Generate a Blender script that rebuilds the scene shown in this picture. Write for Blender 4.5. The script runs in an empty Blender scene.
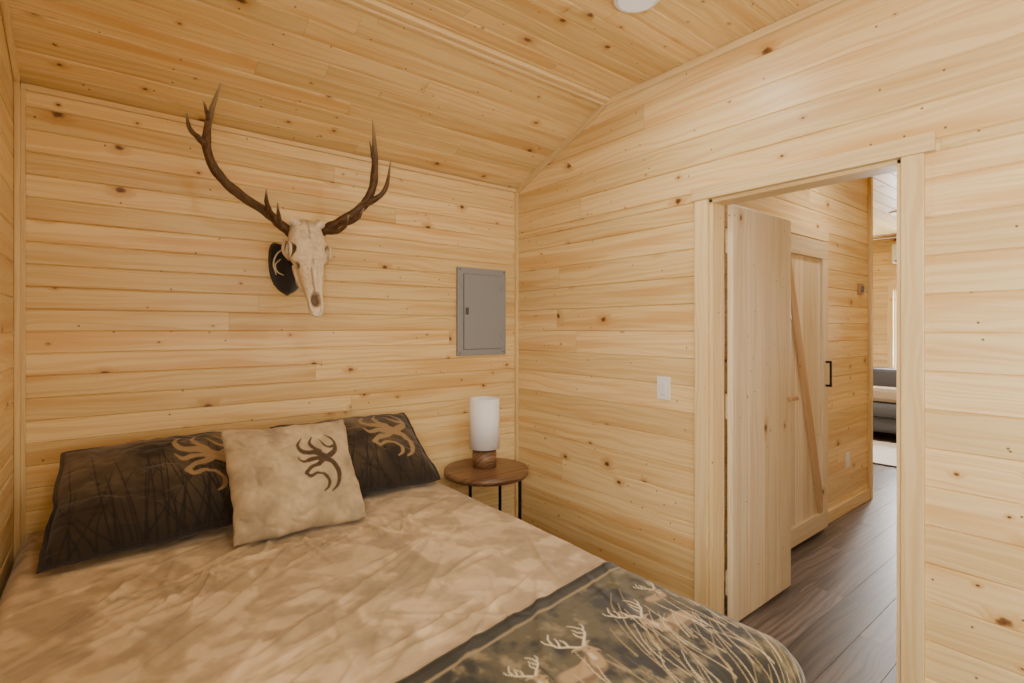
import bpy, bmesh, math, random
import numpy as np
from mathutils import Vector, Matrix
random.seed(7); RNG=np.random.RandomState(11)
scene=bpy.context.scene
COL=scene.collection

# ------------------------------------------------------------------ helpers
def new_obj(name, me, parent=None, mats=()):
    ob=bpy.data.objects.new(name, me); COL.objects.link(ob)
    for m in mats: me.materials.append(m)
    if parent: ob.parent=parent
    return ob
def empty(name, loc=(0,0,0)):
    e=bpy.data.objects.new(name,None); e.empty_display_size=.1; e.location=loc; COL.objects.link(e); return e
def mesh_from(name, V, F, smooth=False):
    me=bpy.data.meshes.new(name); me.from_pydata([tuple(v) for v in V],[],F); me.update()
    if smooth: me.polygons.foreach_set('use_smooth',[True]*len(me.polygons))
    return me
def set_float(me,name,vals):
    a=me.attributes.new(name,'FLOAT','POINT'); a.data.foreach_set('value',np.asarray(vals,dtype=np.float32))
def set_vec(me,name,vals):
    a=me.attributes.new(name,'FLOAT_VECTOR','POINT'); a.data.foreach_set('vector',np.asarray(vals,dtype=np.float32).ravel())
def set_col(me,name,vals):
    v=np.ones((len(vals),4),dtype=np.float32); v[:,:3]=vals
    a=me.color_attributes.new(name,'FLOAT_COLOR','POINT'); a.data.foreach_set('color',v.ravel())
def grid_mesh(name,P,wrap_u=False,smooth=True):
    n,m,_=P.shape
    idx=np.arange(n*m).reshape(n,m)
    if wrap_u: a=idx; b=np.roll(idx,-1,axis=0); q=np.stack([a[:,:-1],b[:,:-1],b[:,1:],a[:,1:]],-1).reshape(-1,4)
    else: q=np.stack([idx[:-1,:-1],idx[1:,:-1],idx[1:,1:],idx[:-1,1:]],-1).reshape(-1,4)
    me=bpy.data.meshes.new(name)
    me.vertices.add(n*m); me.vertices.foreach_set('co',P.astype(np.float32).ravel())
    me.loops.add(q.size); me.loops.foreach_set('vertex_index',q.ravel().astype(np.int32))
    me.polygons.add(len(q)); me.polygons.foreach_set('loop_start',np.arange(0,q.size,4,dtype=np.int32))
    me.update(calc_edges=True); me.validate()
    me.polygons.foreach_set('use_smooth',[smooth]*len(me.polygons))
    return me
def box_obj(name,lo,hi,mat,parent=None,bevel=.003,grain=None):
    lo=Vector(lo);hi=Vector(hi); c=(lo+hi)/2; d=hi-lo
    bm=bmesh.new(); bmesh.ops.create_cube(bm,size=1)
    for v in bm.verts: v.co=Vector((v.co.x*d.x,v.co.y*d.y,v.co.z*d.z))
    if bevel>0: bmesh.ops.bevel(bm,geom=bm.edges[:],offset=min(bevel,min(d)*.3),segments=2,affect='EDGES',profile=.6)
    me=bpy.data.meshes.new(name); bm.to_mesh(me); bm.free()
    co=np.array([v.co[:] for v in me.vertices])
    if grain is None: grain=int(np.argmax([d.x,d.y,d.z]))
    oth=[k for k in range(3) if k!=grain]
    off=random.uniform(0,50)
    set_vec(me,'bc',np.stack([co[:,grain]+off,co[:,oth[0]]+co[:,oth[1]]+off*1.7,np.zeros(len(co))],1))
    set_float(me,'tint',np.full(len(co),random.random()))
    ob=new_obj(name,me,parent,[mat])
    ob.location=c - (parent.location if parent else Vector())
    return ob
def cyl(name,c,r,h,mat,parent=None,seg=48,r2=None,bevel=.002,axis='Z'):
    bm=bmesh.new(); bmesh.ops.create_cone(bm,cap_ends=True,segments=seg,radius1=r,radius2=r if r2 is None else r2,depth=h)
    if bevel: 
        es=[e for e in bm.edges if abs(e.verts[0].co.z-e.verts[1].co.z)<1e-6]
        bmesh.ops.bevel(bm,geom=es,offset=bevel,segments=2,affect='EDGES')
    me=bpy.data.meshes.new(name); bm.to_mesh(me); bm.free()
    co=np.array([v.co[:] for v in me.vertices]); set_vec(me,'bc',np.stack([co[:,0]+3.3,co[:,1]+co[:,2]+3.3,co[:,2]*0],1)); set_float(me,'tint',np.full(len(co),.5))
    for p in me.polygons: p.use_smooth=len(p.vertices)==4 and abs(p.normal.z)<.9
    ob=new_obj(name,me,parent,[mat])
    if axis=='X': ob.rotation_euler=(0,math.pi/2,0)
    if axis=='Y': ob.rotation_euler=(math.pi/2,0,0)
    ob.location=Vector(c)-(parent.location if parent else Vector())
    return ob
def vnoise(x,y,seed=0):
    xi=np.floor(x).astype(np.int64); yi=np.floor(y).astype(np.int64)
    fx=x-xi; fy=y-yi; fx=fx*fx*(3-2*fx); fy=fy*fy*(3-2*fy)
    def h(a,b):
        n=(a*374761393+b*668265263+seed*1442695041)&0xffffffff
        n=((n^(n>>13))*1274126177)&0xffffffff
        return ((n^(n>>16))&0xffff)/65535.
    return (h(xi,yi)*(1-fx)+h(xi+1,yi)*fx)*(1-fy)+(h(xi,yi+1)*(1-fx)+h(xi+1,yi+1)*fx)*fy
def fbm(x,y,o=4,seed=0):
    s=0;a=.5;t=0
    for k in range(o):
        s=s+a*vnoise(x*2**k+k*17.3,y*2**k+k*9.1,seed+k); t+=a; a*=.5
    return s/t

# ------------------------------------------------------------------ materials
def mat_new(name):
    m=bpy.data.materials.new(name); m.use_nodes=True; nt=m.node_tree
    return m,nt,nt.nodes,nt.links,nt.nodes['Principled BSDF']
def simple(name,col,rough=.5,metal=0,noise=.0,scale=30,bump=0,emit=None,es=1,spec=.5):
    m,nt,N,L,b=mat_new(name)
    b.inputs['Base Color'].default_value=(*col,1); b.inputs['Roughness'].default_value=rough; b.inputs['Metallic'].default_value=metal
    b.inputs['Specular IOR Level'].default_value=spec
    if noise or bump:
        tc=N.new('ShaderNodeTexCoord'); n=N.new('ShaderNodeTexNoise'); n.inputs['Scale'].default_value=scale; n.inputs['Detail'].default_value=5
        L.new(tc.outputs['Object'],n.inputs['Vector'])
        mx=N.new('ShaderNodeMix'); mx.data_type='RGBA'
        mx.inputs[6].default_value=(*[c*(1-noise) for c in col],1); mx.inputs[7].default_value=(*[min(1,c*(1+noise)) for c in col],1)
        L.new(n.outputs['Fac'],mx.inputs[0]); L.new(mx.outputs[2],b.inputs['Base Color'])
        if bump:
            bp=N.new('ShaderNodeBump'); bp.inputs['Strength'].default_value=bump; bp.inputs['Distance'].default_value=.002
            L.new(n.outputs['Fac'],bp.inputs['Height']); L.new(bp.outputs['Normal'],b.inputs['Normal'])
    if emit: b.inputs['Emission Color'].default_value=(*emit,1); b.inputs['Emission Strength'].default_value=es
    return m
def wood(name,light,dark,knot,knotamt=1.,rough=.38,grain_fac=.66,kscale=5.3,cover=.50,bright=(.88,1.07),streak=.62,ks=(.022,.105)):
    m,nt,N,L,b=mat_new(name)
    def math_(op,a,b_=None,clamp=False):
        n=N.new('ShaderNodeMath'); n.operation=op; n.use_clamp=clamp
        for i,v in enumerate((a,b_)):
            if v is None: continue
            if isinstance(v,(int,float)): n.inputs[i].default_value=v
            else: L.new(v,n.inputs[i])
        return n.outputs[0]
    def mapr(v,a,b_,c,d):
        n=N.new('ShaderNodeMapRange'); L.new(v,n.inputs[0])
        for i,k in enumerate((a,b_,c,d)):
            if isinstance(k,(int,float)): n.inputs[i+1].default_value=k
            else: L.new(k,n.inputs[i+1])
        n.interpolation_type='SMOOTHSTEP'
        return n.outputs[0]
    def mix(f,a,b_,mode='MIX'):
        n=N.new('ShaderNodeMix'); n.data_type='RGBA'; n.blend_type=mode
        if isinstance(f,(int,float)): n.inputs[0].default_value=f
        else: L.new(f,n.inputs[0])
        for i,v in ((6,a),(7,b_)):
            if isinstance(v,tuple): n.inputs[i].default_value=(*v,1)
            else: L.new(v,n.inputs[i])
        return n.outputs[2]
    def vscale(v,s):
        n=N.new('ShaderNodeVectorMath'); n.operation='MULTIPLY'; L.new(v,n.inputs[0]); n.inputs[1].default_value=s; return n.outputs[0]
    at=N.new('ShaderNodeAttribute'); at.attribute_name='bc'; bc=at.outputs['Vector']
    ti=N.new('ShaderNodeAttribute'); ti.attribute_name='tint'; tint=ti.outputs['Fac']
    wn=N.new('ShaderNodeTexNoise'); wn.inputs['Scale'].default_value=45; wn.inputs['Detail'].default_value=1; L.new(bc,wn.inputs['Vector'])
    vo=N.new('ShaderNodeTexVoronoi'); vo.voronoi_dimensions='2D'; vo.inputs['Scale'].default_value=kscale
    L.new(vscale(bc,(.68,1.0,1)),vo.inputs['Vector'])
    sep=N.new('ShaderNodeSeparateColor'); L.new(vo.outputs['Color'],sep.inputs[0])
    present=math_('GREATER_THAN',sep.outputs[0],1-cover)
    size=mapr(math_('POWER',sep.outputs[1],1.5),0,1,ks[0],ks[1])
    rel=math_('ADD',math_('DIVIDE',vo.outputs['Distance'],size),math_('MULTIPLY',math_('SUBTRACT',wn.outputs['Fac'],.5),1.0))
    core=math_('MULTIPLY',mapr(rel,.45,.95,1,0),present)
    inner=math_('MULTIPLY',mapr(rel,.15,.55,1,0),present)
    halo=math_('MULTIPLY',mapr(rel,.6,3.0,1,0),present)
    vo2=N.new('ShaderNodeTexVoronoi'); vo2.voronoi_dimensions='2D'; vo2.inputs['Scale'].default_value=kscale*2.0
    L.new(bc,vo2.inputs['Vector'])
    sep2=N.new('ShaderNodeSeparateColor'); L.new(vo2.outputs['Color'],sep2.inputs[0])
    pin=math_('MULTIPLY',mapr(vo2.outputs['Distance'],.02,.06,1,0),math_('GREATER_THAN',sep2.outputs[2],1-cover*.35))
    sx=N.new('ShaderNodeSeparateXYZ'); L.new(bc,sx.inputs[0])
    warp=N.new('ShaderNodeTexNoise'); warp.inputs['Scale'].default_value=1; warp.inputs['Detail'].default_value=2
    L.new(vscale(bc,(1.4,6,1)),warp.inputs['Vector'])
    yy=math_('ADD',math_('ADD',sx.outputs[1],math_('MULTIPLY',warp.outputs['Fac'],.12)),math_('MULTIPLY',halo,.028))
    cb=N.new('ShaderNodeCombineXYZ'); L.new(math_('MULTIPLY',sx.outputs[0],1.2),cb.inputs[0]); L.new(math_('MULTIPLY',yy,60.0),cb.inputs[1])
    g=N.new('ShaderNodeTexNoise'); g.inputs['Scale'].default_value=1; g.inputs['Detail'].default_value=3; L.new(cb.outputs[0],g.inputs['Vector'])
    cb2=N.new('ShaderNodeCombineXYZ'); L.new(math_('MULTIPLY',sx.outputs[0],3.0),cb2.inputs[0]); L.new(math_('MULTIPLY',yy,260.0),cb2.inputs[1])
    g2=N.new('ShaderNodeTexNoise'); g2.inputs['Scale'].default_value=1; g2.inputs['Detail'].default_value=2; L.new(cb2.outputs[0],g2.inputs['Vector'])
    gr=math_('ADD',math_('MULTIPLY',mapr(g.outputs['Fac'],.42,.62,0,1),.7),math_('MULTIPLY',g2.outputs['Fac'],.3))
    hs=N.new('ShaderNodeTexNoise'); hs.inputs['Scale'].default_value=1; hs.inputs['Detail'].default_value=2
    L.new(vscale(bc,(.8,14,1)),hs.inputs['Vector'])
    base=mix(math_('MULTIPLY',gr,grain_fac),light,dark)
    base=mix(math_('MULTIPLY',mapr(hs.outputs['Fac'],.48,.68,0,1),streak),base,tuple(c*f for c,f in zip(dark,(.98,.86,.70))))
    base=mix(math_('MULTIPLY',halo,.55*knotamt),base,tuple(c*f for c,f in zip(dark,(.8,.62,.45))))
    base=mix(math_('MULTIPLY',core,.85*knotamt),base,knot)
    base=mix(math_('MULTIPLY',inner,.55*knotamt),base,tuple(c*.35 for c in knot))
    base=mix(math_('MULTIPLY',pin,.85*knotamt),base,tuple(c*.5 for c in knot))
    tb=mapr(tint,0,1,bright[0],bright[1])
    cc=N.new('ShaderNodeCombineColor'); L.new(tb,cc.inputs[0]); L.new(math_('POWER',tb,1.1),cc.inputs[1]); L.new(math_('POWER',tb,1.5),cc.inputs[2])
    base=mix(1.0,base,cc.outputs[0],'MULTIPLY')
    L.new(base,b.inputs['Base Color']); b.inputs['Roughness'].default_value=rough
    bp=N.new('ShaderNodeBump'); bp.inputs['Strength'].default_value=.12; bp.inputs['Distance'].default_value=.001
    L.new(gr,bp.inputs['Height']); L.new(bp.outputs['Normal'],b.inputs['Normal'])
    return m
def colattr(name,rough=.85,bumpscale=400,bump=.25,sheen=.2):
    m,nt,N,L,b=mat_new(name)
    a=N.new('ShaderNodeAttribute'); a.attribute_name='col'; L.new(a.outputs['Color'],b.inputs['Base Color'])
    b.inputs['Roughness'].default_value=rough; b.inputs['Sheen Weight'].default_value=sheen; b.inputs['Specular IOR Level'].default_value=.25
    tc=N.new('ShaderNodeTexCoord'); n=N.new('ShaderNodeTexNoise'); n.inputs['Scale'].default_value=bumpscale
    L.new(tc.outputs['Object'],n.inputs['Vector'])
    bp=N.new('ShaderNodeBump'); bp.inputs['Strength'].default_value=bump; bp.inputs['Distance'].default_value=.001
    L.new(n.outputs['Fac'],bp.inputs['Height']); L.new(bp.outputs['Normal'],b.inputs['Normal'])
    return m

PINE=wood('pine_boards',(.87,.675,.335),(.68,.42,.15),(.14,.048,.014))
PINE_T=wood('pine_trim',(.87,.68,.36),(.71,.465,.19),(.25,.10,.03),cover=.06,streak=.2)
PINE_D=wood('pine_door',(.79,.655,.43),(.63,.45,.24),(.18,.07,.025),cover=.28,streak=.35)
BRACE=wood('brace_wood',(.56,.35,.17),(.40,.23,.09),(.2,.08,.03),cover=.05)
FLOORM=wood('floor_planks',(.155,.118,.088),(.05,.036,.027),(.03,.02,.015),rough=.36,grain_fac=.95,cover=.1,bright=(.6,1.3))
WALNUT=wood('walnut',(.34,.19,.095),(.10,.048,.024),(.05,.02,.01),rough=.35,grain_fac=1.,cover=.03,bright=(1,1))
BACK=simple('wall_core',(.42,.27,.13),.8)
WHITE=simple('white_plastic',(.82,.82,.80),.35)
GREY=simple('panel_grey',(.27,.285,.295),.42,.0,.06,60)
DGREY=simple('panel_dark',(.08,.08,.085),.5)
BLACK=simple('black_metal',(.015,.015,.016),.4,.6)
PLAQ=simple('plaque_black',(.02,.022,.028),.25)
SHADE=simple('lamp_shade_fabric',(.90,.91,.93),.8,0,.03,300,.1)
CLOTH=colattr('comforter_fabric')
PILC=colattr('pillow_fabric')
BONE=colattr('bone',rough=.55,bumpscale=120,bump=.5,sheen=0)
ANT=colattr('antler',rough=.45,bumpscale=150,bump=.8,sheen=0)
MATT=simple('mattress_ticking',(.75,.73,.7),.9)
BASE=simple('bed_base_fabric',(.10,.085,.07),.9)
SOFA=simple('sofa_fabric',(.10,.105,.125),.9,0,.15,80,.3)
CUSH=simple('cushion_fabric',(.55,.45,.33),.9,0,.1,80,.3)
RUG=simple('rug_wool',(.72,.70,.67),.95,0,.1,60,.8)
LED=simple('led_diffuser',(.8,.8,.8),.5,emit=(1,.97,.92),es=.25)

# ------------------------------------------------------------------ plank surfaces
def plank_surface(name,O,U,V,N,u0,u1,v0,v1,pitch,mat,holes=(),clip=None,thick=.09,groove=.006,ch=.0045,seam=(1.6,3.4),vmax_phase=0.,backing=True):
    O=Vector(O);U=Vector(U).normalized();V=Vector(V).normalized();N=Vector(N).normalized()
    VV=[];FF=[];BC=[];TT=[];MI=[]
    def add_board(a,b,c,d):
        off=random.uniform(0,200); offy=random.uniform(0,200); t=random.random()
        w=d-c; k=min(ch,w*.3)
        prof=[(0,-groove),(k,0),(w-k,0),(w,-groove)]
        e=.0006
        base=len(VV)
        for uu in (a+e,b-e):
            for (pv,pn) in prof:
                p=O+U*uu+V*(c+pv)+N*pn
                VV.append(p); BC.append((uu+off,pv+offy,0)); TT.append(t)
        for i in range(3):
            FF.append((base+i,base+i+1,base+4+i+1,base+4+i)); MI.append(0)
    v=v0-vmax_phase
    while v<v1-1e-4:
        a=max(v,v0); b=min(v+pitch,v1); v+=pitch
        if b-a<.004: continue
        lim=[(u0,u1)]
        if clip: lim=[clip(a,u0,u1)]
        vs=sorted({a,b}|{h for H in holes for h in H[2:4] if a<h<b})
        for c,d in zip(vs[:-1],vs[1:]):
            segs=list(lim)
            for H in holes:
                if H[2]<=c+1e-5 and H[3]>=d-1e-5:
                    ns=[]
                    for (s,e) in segs:
                        if H[1]<=s or H[0]>=e: ns.append((s,e)); continue
                        if H[0]>s: ns.append((s,H[0]))
                        if H[1]<e: ns.append((H[1],e))
                    segs=ns
            for (s,e) in segs:
                x=s; first=True
                while x<e-1e-4:
                    L=random.uniform(*seam)*(random.uniform(.3,1) if first else 1); first=False
                    y=min(x+L,e)
                    if e-y<.35: y=e
                    add_board(x,y,c,d); x=y
    if backing:
        us=sorted({u0,u1}|{h for H in holes for h in H[0:2] if u0<h<u1}); vs=sorted({v0,v1}|{h for H in holes for h in H[2:4] if v0<h<v1})
        for a,b in zip(us[:-1],us[1:]):
            for c,d in zip(vs[:-1],vs[1:]):
                mu=(a+b)/2;mv=(c+d)/2
                if any(H[0]<mu<H[1] and H[2]<mv<H[3] for H in holes): continue
                base=len(VV)
                for nn in (-groove-.0005,-thick):
                    for (uu,vv) in ((a,c),(b,c),(b,d),(a,d)):
                        VV.append(O+U*uu+V*vv+N*nn); BC.append((uu,vv,0)); TT.append(.4)
                for f in ((0,1,2,3),(7,6,5,4),(0,4,5,1),(1,5,6,2),(2,6,7,3),(3,7,4,0)):
                    FF.append(tuple(base+i for i in f)); MI.append(1)
    me=mesh_from(name,VV,FF)
    set_vec(me,'bc',BC); set_float(me,'tint',TT)
    ob=new_obj(name,me,None,[mat,BACK]); me.polygons.foreach_set('material_index',MI)
    return ob

XL,XR,YB,YF=-.272,2.23,2.76,-.95
ZE,ZC,YK=2.383,2.72,1.947
BW=.0885
SL=(ZC-ZE)/(YB-YK)
plank_surface('wall_back',(0,YB,0),(1,0,0),(0,0,1),(0,-1,0),XL,XR,0,ZE+.02,BW,PINE,seam=(2.0,4))
D0,D1,DH=.572,1.32,2.035
def clipR(v,a,b):
    if v<=ZE: return (a,b)
    return (a,min(b,YB-(v-ZE)/SL+.02))
plank_surface('wall_right',(XR,0,0),(0,1,0),(0,0,1),(-1,0,0),YF,YB,0,ZC,.133,PINE,holes=[(D0,D1,0,DH)],clip=clipR,thick=.105,vmax_phase=.05,backing=False)
def core(name,boxes,mat):
    V=[];F=[]
    for lo,hi in boxes:
        b=len(V)
        for z in (lo[2],hi[2]):
            for (x,y) in ((lo[0],lo[1]),(hi[0],lo[1]),(hi[0],hi[1]),(lo[0],hi[1])): V.append((x,y,z))
        for f in ((0,3,2,1),(4,5,6,7),(0,1,5,4),(1,2,6,5),(2,3,7,6),(3,0,4,7)): F.append(tuple(b+i for i in f))
    me=mesh_from(name,V,F); set_vec(me,'bc',[(v[0],v[2],0) for v in V]); set_float(me,'tint',[.5]*len(V))
    return new_obj(name,me,None,[mat])
core('wall_right_core',[((XR+.0065,YF,0),(XR+.10,D0,ZC)),((XR+.0065,D1,0),(XR+.10,YK,ZC)),((XR+.0065,YK,0),(XR+.10,YB,ZC)),((XR+.0065,D0,DH),(XR+.10,D1,ZC))],BACK)
LWN=(-.82,-.10,.95,2.1)
plank_surface('wall_left',(XL,0,0),(0,1,0),(0,0,1),(1,0,0),YF,YB,0,ZC,.133,PINE,holes=[LWN],clip=clipR,thick=.09,vmax_phase=.05)
W0,W1,WZ0,WZ1=.55,1.95,.95,2.1
plank_surface('wall_front',(0,YF,0),(1,0,0),(0,0,1),(0,1,0),XL,XR,0,ZC,.133,PINE,holes=[(W0,W1,WZ0,WZ1)])
plank_surface('ceiling_slope',(0,YB,ZE),(1,0,0),(0,-(YB-YK),ZC-ZE),(0,-(ZC-ZE),-(YB-YK)),XL,XR,0,math.hypot(YB-YK,ZC-ZE),.089,PINE,thick=.08,seam=(1.4,3))
plank_surface('ceiling',(0,0,ZC),(1,0,0),(0,1,0),(0,0,-1),XL,XR,YF,YK,.089,PINE,thick=.08,seam=(1.4,3))
plank_surface('ceiling_hall',(0,0,ZC),(1,0,0),(0,1,0),(0,0,-1),XR+.10,8.8,-1.0,4.3,.133,PINE,thick=.08)
plank_surface('floor',(0,0,0),(1,0,0),(0,1,0),(0,0,1),XL,8.8,-1.0,4.3,.17,FLOORM,thick=.08,groove=.0012,ch=.0015,seam=(.9,1.5))
HX=5.03
plank_surface('wall_hall_left',(0,1.52,0),(1,0,0),(0,0,1),(0,-1,0),XR+.10,HX,0,ZC,.133,PINE,thick=.1)
plank_surface('wall_hall_right',(0,.46,0),(1,0,0),(0,0,1),(0,1,0),XR+.10,HX,0,ZC,.133,PINE,thick=.1)
LW=(1.25,2.36,.86,1.97)
plank_surface('wall_living_far',(8.8,0,0),(0,1,0),(0,0,1),(-1,0,0),-1.0,4.3,0,ZC,.133,PINE,holes=[LW])
plank_surface('wall_living_left',(0,4.3,0),(1,0,0),(0,0,1),(0,-1,0),HX,8.8,0,ZC,.133,PINE)
plank_surface('wall_living_right',(0,-1.0,0),(1,0,0),(0,0,1),(0,1,0),HX,8.8,0,ZC,.133,PINE)
core('wall_living_near',[((HX-.1,1.62,0),(HX,4.3,ZC)),((HX-.1,-1.0,0),(HX,.36,ZC))],PINE_T)

# trims
t=0
def trim(lo,hi,**k):
    global t; t+=1
    return box_obj('trim_%d'%t,lo,hi,k.get('mat',PINE_T),bevel=.004)
trim((XL,YB-.018,0),(XL+.03,YB,ZE)); trim((XL,YB-.05,0),(XL+.018,YB-.018,ZE+.01))
trim((XR-.022,YB-.022,0),(XR,YB,ZE))
trim((XL,YB-.02,ZE-.024),(XR,YB,ZE-.001))
trim((XL,YK-.032,ZC-.022),(XR,YK-.002,ZC-.001)); trim((XL,YK+.004,ZC-.030),(XR,YK+.026,ZC-.010))
def slope_trim(x0,x1):
    global t; t+=1
    L=math.hypot(YB-YK,ZC-ZE)
    ob=box_obj('trim_%d'%t,(x0,0,-.035),(x1,L-.01,0),PINE_T,bevel=.004,grain=1)
    a=math.atan2(ZC-ZE,YB-YK)
    ob.rotation_euler=(-a,0,0)
    c=Vector(((x0+x1)/2,(YB+YK)/2,(ZE+ZC)/2)); n=Vector((0,-math.sin(a),-math.cos(a)))
    ob.location=c+n*.0185
slope_trim(XR-.018,XR-.001); slope_trim(XL+.001,XL+.018)
trim((XR-.018,YF,ZC-.036),(XR-.001,YK,ZC-.001)); trim((XL+.001,YF,ZC-.036),(XL+.018,YK,ZC-.001))
box_obj('baseboard_right',(XR-.015,D1+.075,.0),(XR,YB-.03,.09),PINE_T)
box_obj('baseboard_right_near',(XR-.015,YF,.0),(XR,D0-.075,.09),PINE_T)
box_obj('baseboard_back',(XL+.03,YB-.015,0),(XR-.03,YB,.09),PINE_T)
box_obj('baseboard_left',(XL,YF+.03,0),(XL+.015,YB-.06,.09),PINE_T)
box_obj('baseboard_hall',(4.09,1.505,0),(HX-.032,1.52,.09),PINE_T)
trim((HX-.03,1.495,0),(HX+.015,1.52,ZC)); trim((HX,1.52,0),(HX+.015,1.60,ZC))
# door casing + jamb
dc=empty('trim_door_casing',(XR,(D0+D1)/2,0))
cw=.066
box_obj('casing_left',(XR-.02,D1,0),(XR,D1+cw,DH),PINE_T,dc)
box_obj('casing_right',(XR-.02,D0-cw,0),(XR,D0,DH),PINE_T,dc)
box_obj('casing_head',(XR-.025,D0-cw-.03,DH),(XR,D1+cw+.012,DH+.064),PINE_T,dc)
box_obj('jamb_left',(XR,D1-.018,0),(XR+.105,D1,DH),PINE_T,dc)
box_obj('jamb_right',(XR,D0,0),(XR+.105,D0+.018,DH),PINE_T,dc)
box_obj('jamb_head',(XR,D0,DH-.018),(XR+.105,D1,DH),PINE_T,dc)
box_obj('casing_hall_left',(XR+.105,D1+.002,0),(XR+.12,D1+cw,DH),PINE_T,dc)
box_obj('casing_hall_head',(XR+.105,D0-.04,DH),(XR+.12,D1+cw,DH+.064),PINE_T,dc)

# bedroom door, open 90 degrees into hall
d1=empty('door_1',(2.34,1.275,0))
dx0=2.339; w=.621; n=4
for i in range(n):
    a=dx0+w*i/n; box_obj('plank_%d'%(i+1),(a,1.262,.015),(a+w/n-.001,1.29,2.02),PINE_D,d1,bevel=.004)
box_obj('stile',(dx0+w-.075,1.290,.015),(dx0+w,1.306,2.02),PINE_D,d1)
for z in (.2,1.05,1.85): box_obj('rail',(dx0+.01,1.29,z-.06),(dx0+w-.08,1.306,z+.06),PINE_D,d1)
box_obj('wood_latch',(dx0+w-.04,1.24,1.03),(dx0+w+.05,1.262,1.055),BRACE,d1,bevel=.006)
for z in (.25,1.8): cyl('hinge',(2.345,1.312,z),.004,.09,BLACK,d1,16)
# barn door with brace on hall wall
d2=empty('door_2',(3.65,1.49,0))
x0,x1=3.28,4.0; n=6
for i in range(n):
    a=x0+(x1-x0)*i/n; box_obj('plank_%d'%(i+1),(a,1.475,.03),(a+(x1-x0)/n-.001,1.495,2.03),PINE_D,d2,bevel=.004)
box_obj('rail_bottom',(x0,1.455,.03),(x1,1.475,.15),PINE_D,d2)
box_obj('rail_top',(x0,1.455,1.91),(x1,1.475,2.03),PINE_D,d2)
box_obj('stile_right',(x1-.09,1.455,.15),(x1,1.475,1.91),PINE_D,d2)
box_obj('stile_left',(x0,1.455,.15),(x0+.09,1.475,1.91),PINE_D,d2)
L=math.hypot(.54,1.76)
br=box_obj('diagonal_brace',(-.04,-.01,-L/2),(.04,.01,L/2),BRACE,None); br.parent=d2
br.location=Vector((3.64,1.467,1.03))-Vector(d2.location); br.rotation_euler=(0,-math.atan2(.54,1.76),0)
box_obj('pull_grip',(x1-.05,1.418,1.02),(x1-.035,1.43,1.20),BLACK,d2)
box_obj('pull_post',(x1-.05,1.418,1.02),(x1-.035,1.456,1.035),BLACK,d2); box_obj('pull_post',(x1-.05,1.418,1.185),(x1-.035,1.456,1.20),BLACK,d2)
dcc=empty('trim_barn_door_casing',(3.65,1.5,0))
box_obj('casing_r',(4.01,1.49,0),(4.075,1.52,2.05),PINE_T,dcc); box_obj('casing_l',(3.20,1.49,0),(3.265,1.52,2.05),PINE_T,dcc)
box_obj('casing_t',(3.18,1.485,2.05),(4.095,1.52,2.12),PINE_T,dcc)
tb=empty('thermostat',(4.80,1.51,1.746)); box_obj('body',(4.76,1.495,1.70),(4.84,1.52,1.79),BRACE,tb); box_obj('face',(4.775,1.49,1.72),(4.825,1.4955,1.77),DGREY,tb)

# windows
def window(name,axis,pos,a0,a1,z0,z1,into):
    e=empty(name,(0,0,0))
    def B(n,a,b,c,d,t0,t1,m=PINE_T):
        lo,hi=sorted((pos+into*t0,pos+into*t1))
        if axis=='Y': box_obj(n,(a,lo,c),(b,hi,d),m,e)
        else: box_obj(n,(lo,a,c),(hi,b,d),m,e)
    k=.07
    B('casing_l',a0-k,a0,z0-k,z1+k,0,.018);B('casing_r',a1,a1+k,z0-k,z1+k,0,.018)
    B('casing_t',a0,a1,z1,z1+k,0,.018);B('sill',a0,a1,z0-k,z0,0,.03)
    f=.035
    B('frame_l',a0,a0+f,z0,z1,-.06,-.03,WHITE);B('frame_r',a1-f,a1,z0,z1,-.06,-.03,WHITE)
    B('frame_t',a0+f,a1-f,z1-f,z1,-.06,-.03,WHITE);B('frame_b',a0+f,a1-f,z0,z0+f,-.06,-.03,WHITE)
    B('meeting_rail',a0+f,a1-f,(z0+z1)/2-.02,(z0+z1)/2+.02,-.06,-.03,WHITE)
window('window_1','Y',YF,W0,W1,WZ0,WZ1,1)
window('window_2','X',8.8,LW[0],LW[1],LW[2],LW[3],-1)
window('window_added','X',XL,LWN[0],LWN[1],LWN[2],LWN[3],1)  # unseen left window, added to light the right wall

# ------------------------------------------------------------------ painting canvas (dye colours carried on dense mesh vertices)
class Canvas:
    def __init__(s,xs,ys,base): s.xs=xs;s.ys=ys;s.C=base
    def seg(s,p,q,r0,r1,col,al=1.,soft=.0015):
        R=max(r0,r1)+soft*2
        i0,i1=np.searchsorted(s.xs,[min(p[0],q[0])-R,max(p[0],q[0])+R]); j0,j1=np.searchsorted(s.ys,[min(p[1],q[1])-R,max(p[1],q[1])+R])
        if i1<=i0 or j1<=j0: return
        X=s.xs[i0:i1,None];Y=s.ys[None,j0:j1]
        dx,dy=q[0]-p[0],q[1]-p[1]; l2=dx*dx+dy*dy+1e-12
        k=np.clip(((X-p[0])*dx+(Y-p[1])*dy)/l2,0,1)
        d=np.hypot(X-p[0]-k*dx,Y-p[1]-k*dy)-(r0+(r1-r0)*k)
        a=np.clip(.5-d/soft/2,0,1)[...,None]*al
        s.C[i0:i1,j0:j1]=s.C[i0:i1,j0:j1]*(1-a)+np.array(col)*a
    def line(s,pts,r0,r1,col,al=1.,soft=.0015,mid=None):
        pts=catmull([np.array(p,float) for p in pts],6); n=len(pts)-1
        for i in range(n):
            def rr(t):
                if mid is None: return r0+(r1-r0)*t
                return r0+(mid-r0)*t*2 if t<.5 else mid+(r1-mid)*(t-.5)*2
            s.seg(pts[i],pts[i+1],rr(i/n),rr((i+1)/n),col,al,soft)
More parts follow.
